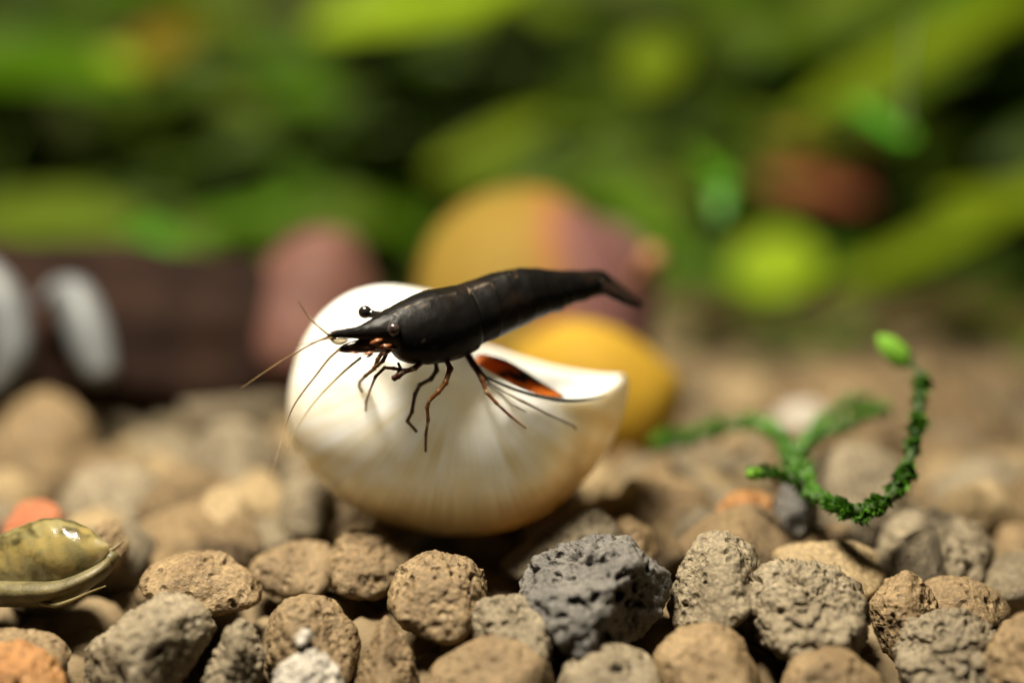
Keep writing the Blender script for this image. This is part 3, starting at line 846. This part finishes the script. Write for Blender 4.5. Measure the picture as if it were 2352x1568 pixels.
# short swimming legs tucked under the abdomen
for (x, y, l) in [(1190,405,60),(1290,362,55),(1390,318,50),(1485,272,45),(1570,240,40)]:
    blob('swimming_leg', [(x - 30, y - 40), (x, y - 30), (x + 40, y - 12), (x + l, y - 4)], [(x - 30, y - 8), (x, y + 2), (x + 40, y + 2), (x + l, y)], sdepth(x) - .05, .02, 'scale_dark', shr, 12, 8)

# ------------------------------------------------------------------ small translucent snail, lower left
def spiral(turns, g, R, a, b, H, cen, axis, ref, scale, nstep=110, ns=32, power=1.0):
    """gastropod shell: apex along +axis, mouth at angle 0 along ref"""
    ax = np.array(axis, float); ax /= np.linalg.norm(ax)
    rf = np.array(ref, float); rf -= ax * (rf @ ax); rf /= np.linalg.norm(rf)
    th3 = np.cross(ax, rf)
    V = []; T = []; K = []
    for i in range(nstep):
        t = turns * i / (nstep - 1)
        s = g ** (-t); th = -2 * math.pi * t
        er = math.cos(th) * rf + math.sin(th) * th3
        c_ = er * R * s - ax * H * s
        for k in range(ns):
            q_ = 2 * math.pi * k / ns
            V.append(np.array(cen) + scale * (c_ + s * (a * math.cos(q_) * er + b * math.sin(q_) * ax)))
            T.append(t); K.append(q_)
    F = grid_faces(nstep, ns)
    V.append(np.mean(V[-ns:], axis=0)); T.append(turns); K.append(0)
    for k in range(ns): F.append((len(V) - 1, (nstep - 1) * ns + k, (nstep - 1) * ns + (k + 1) % ns))
    return np.array(V), F, np.array(T), np.array(K)
sn = empty('small_snail', P(110, 1392, 9.15), 'small glassy olive-gold snail creeping over the front gravel', 'snail')
SNC = P(118, 1290, 9.18)
ax_sn = np.array([-.86, .25, -.40]) @ B3
def ovoid(A, B_, prof, depthk, n=120, m=90, groove=()):
    """snail shell turned about the axis A (apex) to B_ (mouth end); prof: half heights in photograph units"""
    A = np.array(A, float); B_ = np.array(B_, float)
    pr = np.interp(np.linspace(0, 1, n), np.linspace(0, 1, len(prof)), prof)
    pr = np.convolve(np.concatenate([[pr[0]] * 2, pr, [pr[-1]] * 2]), np.ones(5) / 5, 'valid')
    V = []
    s = S(A[2] / 2 + B_[2] / 2)
    e = B_[:2] - A[:2]; nrm2 = np.array([e[1], -e[0]]) / np.hypot(*e)
    for i in range(n):
        t = i / (n - 1)
        c_ = A * (1 - t) + B_ * t
        for k in range(m):
            g = 2 * math.pi * k / m
            ph = (t * 7.5 - k / m) % 1.0                  # spiral suture near the apex, faint growth lines beyond
            r = pr[i] * (1 - .10 * math.exp(-((ph - .5) / .10) ** 2) * max(0, 1 - t * 2.6))
            r *= 1 + .008 * math.sin(70 * t + 3 * math.sin(g)) + .012 * math.sin(23 * t + 5 * math.cos(g))
            p = c_[:2] + nrm2 * r * math.cos(g)
            V.append(P(p[0], p[1], c_[2] + depthk * r * s * math.sin(g)))
    F = grid_faces(n, m)
    V += [P(*A), P(*B_)]
    for k in range(m):
        F.append((n * m, (k + 1) % m, k)); F.append((n * m + 1, (n - 1) * m + k, (n - 1) * m + (k + 1) % m))
    return np.array([tuple(p) for p in V]), F
V, F = ovoid((-125, 1345, 9.42), (250, 1258, 9.20), [2, 22, 42, 60, 76, 88, 96, 100, 100, 94, 80, 54, 10], .9)
al = (V - np.array(P(60, 1300, 9.3))) @ np.array(P(240, 1250, 9.2) - P(-100, 1370, 9.3)); mott = fbm(np.stack([al * 1.6, V[:, 1] * 5, V[:, 2] * 7 + V[:, 0] * 2.5], 1), 3)[:, None]
mk_ = sstep(-.25, .30, mott)
m2 = sstep(-.05, .45, fbm(V * 5 + 40, 4))[:, None]
colr = np.array([.27, .23, .10]) * (1 - mk_) + np.array([.075, .060, .020]) * mk_
colr = colr * (1 - .7 * m2) + np.array([.38, .29, .10]) * .7 * m2
M['glassy'] = material('snail_glassy', (1, 1, 1), var=.15, scale=6, rough=.22, coat=.5, attr=True, trans=.2, sss=.3, ssss=.1, bump=.3, bscale=7)
mesh_obj('shell', V, F, M['glassy'], sn, cols=colr)
M['snailflesh'] = material('snail_flesh', (.06, .05, .018), base2=(.15, .125, .055), rough=.5, coat=.05, sss=.4, ssss=.1, scale=6, bump=.5, bscale=9)
def blob_uv(name, top, bot, d, thick, mat, parent, n=24, m=14):
    iv = lambda pts: [((u - 612.5) / .41667, (v - 612.5) / .41667) for u, v in pts]
    return blob(name, iv(top), iv(bot), d, thick, mat, parent, n, m)
blob_uv('foot', [(-60,1330),(40,1332),(130,1326),(205,1300),(250,1278)], [(-60,1392),(40,1394),(120,1388),(205,1352),(258,1306)], 9.16, .215, 'snailflesh', sn)
blob_uv('head', [(195,1305),(225,1275),(252,1262),(272,1268)], [(200,1345),(230,1336),(256,1312),(276,1280)], 9.24, .10, 'snailflesh', sn)
V, F, _ = tube_mesh([P(95, 1382, 9.02), P(128, 1389, 8.98), P(165, 1378, 8.96), P(205, 1360, 8.95), P(243, 1345, 8.94)], [.022, .018, .013, .009, .004], 40, 8)
mesh_obj('tentacle', V, F, M['snailflesh'], sn)
V, F, _ = tube_mesh([P(230, 1270, 9.2), P(258, 1262, 9.22), P(285, 1240, 9.25)], [.02, .014, .006], 20, 8)
mesh_obj('tentacle', V, F, M['snailflesh'], sn)

# ------------------------------------------------------------------ moss sprig
M['moss'] = material('moss', (.026, .095, .005), base2=(.08, .22, .012), rough=.5, scale=5, translucent=.35)
M['mossdark'] = material('moss_stem', (.012, .035, .006), base2=(.03, .055, .010), rough=.7, scale=8)
M['bud'] = material('moss_tip', (.13, .34, .02), base2=(.22, .46, .04), rough=.7, scale=5, translucent=.35)
moss = empty('moss_sprig', P(1960, 1175, 9.35), 'green feathery moss sprig curling in a U above the gravel beside the shell', 'moss')
def strand(pts, depths, rpx, leafpx, dens, seed, tip=None):
    rs = np.random.RandomState(seed)
    p3 = [P(u, v, d) for (u, v), d in zip(pts, depths)]
    k = len(pts)
    V, F, c = tube_mesh(p3, [rpx * S(9.5)] * (k - 1) + [rpx * .4 * S(9.5)], 60, 6)
    mesh_obj('stem', V, F, M['mossdark'], moss)
    LV, LF = [], []
    seg = np.linalg.norm(np.diff(c, axis=0), axis=1); L = seg.sum()
    n = int(L * dens)
    t = np.gradient(c, axis=0); t /= np.linalg.norm(t, axis=1)[:, None]
    for i in range(n):
        x = rs.uniform(0, 58.99); a = int(x); f = x - a
        cp = c[a] * (1 - f) + c[a + 1] * f; tt = t[a]
        o = rs.normal(size=3); o -= tt * (o @ tt); o /= np.linalg.norm(o)
        dirn = o * rs.uniform(.5, 1) + tt * rs.uniform(.3, 1.0); dirn /= np.linalg.norm(dirn)
        sd = np.cross(dirn, o + rs.normal(size=3) * .3); sd /= np.linalg.norm(sd) + 1e-9
        nn = np.cross(dirn, sd)
        cl = .5 + .5 * math.sin(x * 1.1 + seed) * math.sin(x * .37 + 2 * seed)
        if rs.rand() > .45 + .6 * cl: continue
        l = leafpx * S(9.5) * rs.uniform(.5, 1.0) * (.6 + .8 * cl); w_ = l * rs.uniform(.22, .36)
        b0 = len(LV)
        LV += [cp, cp + dirn * l * .45 + sd * w_ + nn * w_ * .3, cp + dirn * l, cp + dirn * l * .45 - sd * w_ + nn * w_ * .3, cp + dirn * l * .5 - nn * w_ * .2]
        LF += [(b0, b0 + 1, b0 + 4), (b0 + 1, b0 + 2, b0 + 4), (b0 + 2, b0 + 3, b0 + 4), (b0 + 3, b0, b0 + 4)]
    o = mesh_obj('leaflets', LV, LF, M['moss'], moss, smooth=False)
    o['kind'] = 'stuff'
strand([(2118,858),(2112,920),(2106,985),(2088,1060),(2062,1120),(2020,1158),(1975,1172),(1925,1162),(1880,1140),(1845,1105),(1815,1055),(1795,1000)], [10.25,10.1,9.9,9.7,9.5,9.36,9.32,9.36,9.55,9.85,10.2,10.5], 13, 34, 900, 1)
strand([(1850,1110),(1825,1050),(1780,990),(1720,972),(1640,985),(1570,1003),(1518,1012)], [9.85,10.4,11.0,11.3,11.5,11.6,11.7], 9, 44, 420, 2)
strand([(1825,1050),(1860,1010),(1920,985),(1980,955),(2035,938)], [10.3,10.8,11.1,11.2,11.2], 8, 36, 340, 3)
strand([(1825,1060),(1870,985),(1940,930),(1985,920)], [10.3,11.0,11.5,11.8], 7, 34, 240, 4)
strand([(1850,1110),(1800,1090),(1760,1083),(1735,1086)], [9.7,9.75,9.75,9.75], 7, 32, 480, 5)
strand([(1950,1170),(1965,1190),(1990,1200)], [9.34,9.30,9.28], 3, 18, 500, 6)
def bud(u, v, d, a, b, ang, name='tip'):
    D, F = ico(3)
    ca, sa = math.cos(ang), math.sin(ang)
    L = D * np.array([a, .55 * min(a, b), b]) * S(d)
    L *= (1 - .25 * D[:, 0:1]) * (1 + .22 * noise(D * 2.3 + u)[:, None])
    x = L[:, 0] * ca - L[:, 2] * sa; z = L[:, 0] * sa + L[:, 2] * ca
    W = np.array(P(u, v, d)) + np.stack([x, L[:, 1], z], 1) @ B3
    return mesh_obj(name, W, F, M['bud'], moss)
bud(2064, 816, 10.6, 50, 26, math.radians(-42))
V, F, _ = tube_mesh([P(2085, 833, 10.6), P(2106, 850, 10.4), P(2116, 880, 10.2)], [.02, .018, .022], 16, 6); mesh_obj('stem', V, F, M['mossdark'], moss)
bud(1520, 1012, 11.7, 22, 15, .2); bud(1737, 1086, 9.74, 20, 13, .2)

# ------------------------------------------------------------------ golden snail behind the shell
gs = empty('golden_snail', P(1200, 1060, 13.0), 'big golden-yellow snail with purple-brown spire, blurred behind the white shell', 'snail')
V, F, T, K = spiral(2.6, 2.1, .62, .92, 1.0, .62, P(1345, 735, 15.4), np.array([.80, .10, .20]) @ B3, np.array([-.25, -.55, -.8]) @ B3, 1.36, 130, 40)
qq = np.array([project(p) for p in V])
apexward = ((V - np.array(P(1225, 690, 15.4))) @ np.array(RIGHT)) / 1.0
n_ = fbm(V * .8, 3)
k = sstep(-.02, .50, apexward + .25 * n_)[:, None]
k2 = (sstep(-.12, .08, apexward) * sstep(.40, .15, apexward))[:, None]
yel = np.array([.155, .10, .015]) * (1 + .15 * n_)[:, None]
pur = np.array([.12, .055, .05]) * (1 + .25 * n_)[:, None]
colr = yel * (1 - k) + pur * k
colr = colr * (1 - .35 * k2) + np.array([.25, .075, .02]) * .35 * k2
M['gold'] = material('snail_gold', (1, 1, 1), var=.08, scale=1.5, rough=.75, spec=.15, attr=True, sss=.3, ssss=.3)
mesh_obj('shell', V, F, M['gold'], gs, cols=colr)
M['goldflesh'] = material('snail_gold_flesh', (.25, .15, .012), base2=(.34, .21, .018), rough=.75, spec=.15, scale=1.5, sss=.4, ssss=.3)
blob_uv('foot', [(1180,800),(1300,740),(1400,750),(1490,800),(1560,860)], [(1180,1100),(1300,1110),(1400,1100),(1500,1075),(1568,930)], 12.9, .55, 'goldflesh', gs)
M['purple'] = material('snail_purple', (.075, .034, .032), base2=(.14, .065, .055), rough=.7, scale=1.5, spec=.2)
V, F = ovoid((1245, 520, 15.6), (1490, 760, 15.0), [10, 80, 120, 140, 140, 120, 85, 20], .8)
mesh_obj('spire', V, F, M['purple'], gs)
M['peach'] = material('snail_peach', (.26, .12, .045), rough=.6)
V, F, _ = tube_mesh([P(1440, 680, 14.7), P(1475, 630, 14.5), P(1506, 588, 14.3)], [.12, .10, .15], 24, 12)
mesh_obj('siphon', V, F, M['peach'], gs)

# ------------------------------------------------------------------ driftwood and pale roots
M['wood'] = material('driftwood', (.007, .0035, .0025), base2=(.024, .012, .008), rough=.9, scale=1.2, bump=.8, bscale=4, spec=.1)
def log(name, pts, radii, label, mat='wood', seed=1, n=90, sides=48):
    V, F, c = tube_mesh(pts, radii, n, sides)
    body_ = V[:n * sides].reshape(n, sides, 3)
    d_ = body_ - c[:, None, :]
    nn = fbm(body_.reshape(-1, 3) * np.array([.6, 1.6, 1.6]) + seed, 4).reshape(n, sides, 1)
    body_ = c[:, None, :] + d_ * (1 + .16 * nn)
    V[:n * sides] = body_.reshape(-1, 3)
    o = mesh_obj(name, V, F, M[mat])
    return tag(o, label, 'driftwood')
log('driftwood', [P(-260, 790, 15.4), P(100, 795, 15.2), P(420, 805, 15.0), P(600, 815, 15.0), P(760, 815, 15.2)], [1.16, 1.10, 1.02, .95, .6], 'dark driftwood log lying behind the gravel beside the reddish rock')
M['reddish'] = material('reddish_rock', (.065, .024, .017), base2=(.125, .052, .036), rough=.75, scale=1.2, bump=.5, bscale=4)
pl, c, size = planes_from_poly([(500,700),(560,590),(650,510),(780,472),(870,520),(910,640),(900,900),(540,900),(520,800)], 15.0, 71)
V, F = stone_shape(pl, 71, 'smooth', size, 4, 5)
tag(mesh_obj('reddish_rock', np.array(P(c[0], c[1], 15.0)) + V @ B3, F, M['reddish']), 'reddish-brown rock resting on the driftwood beside the golden snail', 'rock')
M['root'] = material('pale_root', (.10, .112, .12), base2=(.16, .17, .175), rough=.5, scale=2, sss=.3, ssss=.3)
V, F, _ = tube_mesh([P(95, 700, 13.75), P(130, 672, 13.7), P(170, 680, 13.6), P(192, 735, 13.5), P(212, 800, 13.45), P(234, 862, 13.4)], [.06, .11, .17, .20, .20, .14], 40, 14)
tag(mesh_obj('root', V, F, M['root']), 'pale blue-white root bent like a finger in front of the driftwood', 'root')
V, F, _ = tube_mesh([P(-40, 620, 13.65), P(0, 680, 13.55), P(18, 750, 13.50), P(22, 820, 13.45), P(-10, 890, 13.45)], [.14, .18, .19, .17, .12], 40, 14)
tag(mesh_obj('root', V, F, M['root']), 'pale greyish root hanging beside the finger-like one', 'root')

# ------------------------------------------------------------------ background plants
def leafmat(name, c, tr=.40):
    return material(name, tuple(x * .8 for x in c), base2=tuple(x * 1.15 for x in c), rough=.45, scale=.8, translucent=tr, spec=.3)
LM = {'bright': leafmat('leaf_bright', (.36, .52, .02)), 'yellow': leafmat('leaf_yellow', (.24, .34, .010)), 'green': leafmat('leaf_green', (.11, .25, .006)),
      'dull': leafmat('leaf_dull', (.13, .22, .014)), 'dark': leafmat('leaf_dark', (.07, .125, .010)), 'mustard': leafmat('leaf_mustard', (.30, .23, .015)),
      'pink': leafmat('leaf_pink', (.38, .12, .06)), 'amber': leafmat('leaf_amber', (.36, .20, .03)), 'moss': leafmat('leaf_moss', (.09, .33, .015)), 'olive': leafmat('leaf_olive', (.19, .28, .02))}
def leaf(parent, pts, hwpx, mat, tilt=.75, name='leaf', n=22, m=9, tipk=1.0):
    p = np.array([tuple(P(u, v, d)) for u, v, d in pts])
    c_ = catmull(p, n)
    dm = np.mean([q[2] for q in pts])
    t = np.gradient(c_, axis=0); t /= np.linalg.norm(t, axis=1)[:, None]
    V = []
    f_ = np.array(FWD); u_ = np.array(UP)
    for i in range(n):
        s = i / (n - 1)
        w_ = .82 * hwpx * S(dm) * max(.03, (math.sin(math.pi * min(max(s, .0), 1.0)) ** .55))
        wd = np.cross(f_, t[i]); wd /= np.linalg.norm(wd)
        if wd @ u_ < 0: wd = -wd
        wd = wd * math.cos(tilt) + f_ * math.sin(tilt) if abs(wd @ u_) > .3 else wd * math.cos(.3) + f_ * math.sin(.3)
        nn = np.cross(t[i], wd); nn /= np.linalg.norm(nn)
        for side in (1, -1):
            for j in range(m):
                x = -1 + 2 * j / (m - 1)
                V.append(c_[i] + wd * w_ / max(math.cos(tilt), .4) ** .5 * x + nn * (w_ * .18 * x * x + side * .02))
    F = []
    row = 2 * m
    for i in range(n - 1):
        for j in range(m - 1):
            a = i * row + j; F.append((a, a + 1, a + row + 1, a + row))
            b = a + m; F.append((b, b + row, b + row + 1, b + 1))
        for j in (0, m - 1):
            a = i * row + j; F.append((a, a + row, a + row + m, a + m))
    return mesh_obj(name, V, F, LM[mat], parent)
def plant(label, stem, leaves, name='water_plant', stemr=.10, cat='plant', group=None):
    base = P(*stem[0])
    o = empty(name, base, label, cat, group)
    V, F, _ = tube_mesh([P(*q) for q in stem], [stemr] * len(stem), 30, 8)
    mesh_obj('stem', V, F, LM['dark'], o)
    for l in leaves: leaf(o, *l)
    return o
plant('plant with one long bright yellow-green leaf arching over the golden snail', [(980,900,27.0),(1000,500,27.0),(1060,200,26.3),(1180,-60,25.6)],
      [([(700,66,23.9),(880,38,24.1),(1060,5,24.6),(1220,-50,25.3)], 78, 'bright'), ([(895,380,29.8),(905,250,30.2),(895,110,30.7)], 85, 'dull'),
       ([(985,400,26.3),(1130,338,26.3),(1275,262,26.7)], 48, 'yellow'), ([(1240,285,28.4),(1450,290,28.4),(1720,350,28.4)], 60, 'dull')])
plant('broad-leaved green plant rising behind the driftwood', [(-60,880,27.0),(-40,500,26.3),(60,200,26.3),(120,60,26.3)],
      [([(-150,165,25.6),(60,150,25.6),(330,175,25.0)], 95, 'green'), ([(-150,520,24.8),(100,500,24.8),(330,515,24.8)], 80, 'olive'),
       ([(290,150,26.4),(370,110,26.4),(455,60,26.7)], 95, 'mustard'), ([(225,130,23.4),(265,140,23.4),(310,165,23.4)], 36, 'bright'),
       ([(150,320,32.7),(500,310,32.7),(850,280,32.7)], 85, 'dull'), ([(295,555,22.2),(345,550,22.0),(400,545,22.0)], 46, 'moss'), ([(430,520,23.4),(560,500,23.4),(690,470,23.4)], 40, 'green'),
       ([(-100,0,28.4),(100,30,28.4),(260,10,28.4)], 70, 'green')])
plant('plant with round yellow-green leaves behind the golden snail', [(1640,900,27.0),(1620,600,27.0),(1560,300,27.0),(1510,80,27.0)],
      [([(1440,190,26.4),(1500,150,26.4),(1560,100,26.6)], 90, 'yellow'), ([(1680,640,23.1),(1780,612,23.1),(1880,585,23.3)], 108, 'bright'),
       ([(1360,430,25.6),(1470,510,25.3),(1600,640,25.0)], 60, 'green'), ([(1640,300,31.2),(1600,420,30.8),(1590,540,30.5)], 60, 'dull'), ([(1540,760,22.7),(1600,800,22.4),(1680,820,22.4)], 45, 'green'),
       ([(1560,690,23.4),(1660,730,23.4),(1780,740,23.4)], 45, 'dull')])
plant('plant with long slanting yellow-green blades beyond the moss sprig', [(2420,800,25.6),(2430,400,25.6),(2450,0,25.6)],
      [([(1815,275,24.4),(2050,150,24.7),(2260,40,25.0),(2450,-50,25.3)], 66, 'yellow'), ([(1880,670,23.4),(2080,590,23.6),(2280,490,23.9),(2460,390,24.1)], 46, 'yellow'),
       ([(2310,420,28.4),(2320,250,28.7),(2330,60,29.0)], 75, 'green'), ([(1950,760,24),(2120,740,24),(2330,735,24)], 50, 'dull'), ([(2180,690,26),(2330,680,26),(2460,690,26)], 55, 'dark'), ([(1640,820,21),(1760,800,21),(1900,790,21)], 40, 'dull'), ([(2150,460,22.4),(2290,470,22.4),(2420,440,22.4)], 50, 'yellow')])  # the low dull leaves are added over the far gravel for its dimness
plant('thin stem with pinkish and amber leaves among the green blades behind the moss', [(1990,840,26.3),(1960,600,26.3),(1930,440,26.3),(1900,330,26.3)],
      [([(1770,322,25.3),(1860,328,25.3),(1960,350,25.3)], 26, 'amber'), ([(1735,412,25.0),(1860,430,25.0),(2000,462,25.0)], 42, 'pink'), ([(1900,345,25.6),(1950,370,25.6),(1990,390,25.6)], 16, 'pink')], stemr=.06)
ms = empty('moss_strand', P(1655, 500, 14), 'bright green moss tip hanging straight down before the dim leaves', 'moss')
leaf(ms, [(1640,380,16.8),(1656,430,16.7),(1650,505,16.6)], 26, 'moss'); leaf(ms, [(1560,330,21.3),(1620,370,17.5),(1655,430,17.0)], 22, 'green')
ms = empty('moss_strand', P(2085, 320, 14), 'bright green moss tip bending down before the slanting yellow-green blade', 'moss')
leaf(ms, [(1950,235,17.3),(2010,275,17.0),(2060,310,16.8)], 28, 'moss'); leaf(ms, [(2020,290,16.8),(2060,308,16.8),(2100,318,16.7)], 26, 'moss')
V, F, _ = tube_mesh([P(2098, 40, 14.3), P(2088, 140, 14.2), P(2080, 260, 14.1), P(2076, 305, 14)], [.03, .035, .035, .03], 24, 6); mesh_obj('stem', V, F, LM['dark'], ms)

lp = empty('gravel_dimming_leaves', P(2000, 840, 19.5), 'added low olive-brown leaves standing in for dim light on the far gravel', 'plant')  # leaves added to stand in for the dim light on the far gravel
V, F, _ = tube_mesh([P(1620, 850, 19.5), P(2000, 835, 19.8), P(2420, 820, 20)], [.08, .08, .05], 20, 8); mesh_obj('stem', V, F, LM['dark'], lp)
LM['brownish'] = leafmat('leaf_brownish', (.11, .085, .028))
rs = np.random.RandomState(15)
for i in range(26):
    u = 1560 + i * 35 + rs.uniform(-30, 30); v = rs.uniform(690, 800); d = rs.uniform(19.3, 22); l = rs.uniform(60, 110); a = rs.uniform(-.5, .5)
    leaf(lp, [(u - l * math.cos(a), v + l * math.sin(a), d), (u, v - 12, d), (u + l * math.cos(a), v - l * math.sin(a), d)], rs.uniform(30, 50), ['brownish', 'dull', 'brownish', 'dark'][i % 4], rs.uniform(.1, .5), n=10, m=5)

# bushy back planting
rs = np.random.RandomState(5)
lab = ['dim bush behind the broad-leaved green plant', 'dim bush behind the driftwood end and the reddish rock', 'dim bush behind the golden snail', 'dim bush behind the pinkish-leaved stem', 'dim bush behind the slanting yellow-green blades']
for b, (u0, lb) in enumerate(zip([100, 600, 1150, 1700, 2250], lab)):
    o = empty('back_plant', P(u0, 760, 29), lb + ' of small crowded leaves', 'plant', None)
    V, F, _ = tube_mesh([P(u0, 760, 29), P(u0 + 20, 400, 29), P(u0, 0, 29)], [.15, .12, .06], 20, 8); mesh_obj('stem', V, F, LM['dark'], o)
    for i in range(48):
        u = u0 + rs.uniform(-330, 330); v = rs.uniform(-80, 700); d = rs.uniform(26, 32)
        a = rs.uniform(-.6, .6); l = rs.uniform(90, 190)
        leaf(o, [(u - l * math.cos(a), v + l * math.sin(a), d), (u, v - 12, d - .2), (u + l * math.cos(a), v - l * math.sin(a), d + .2)], rs.uniform(45, 85),
             rs.choice(['dull', 'dark', 'dark', 'dull', 'olive', 'green']), rs.uniform(.3, .9), n=10, m=5)
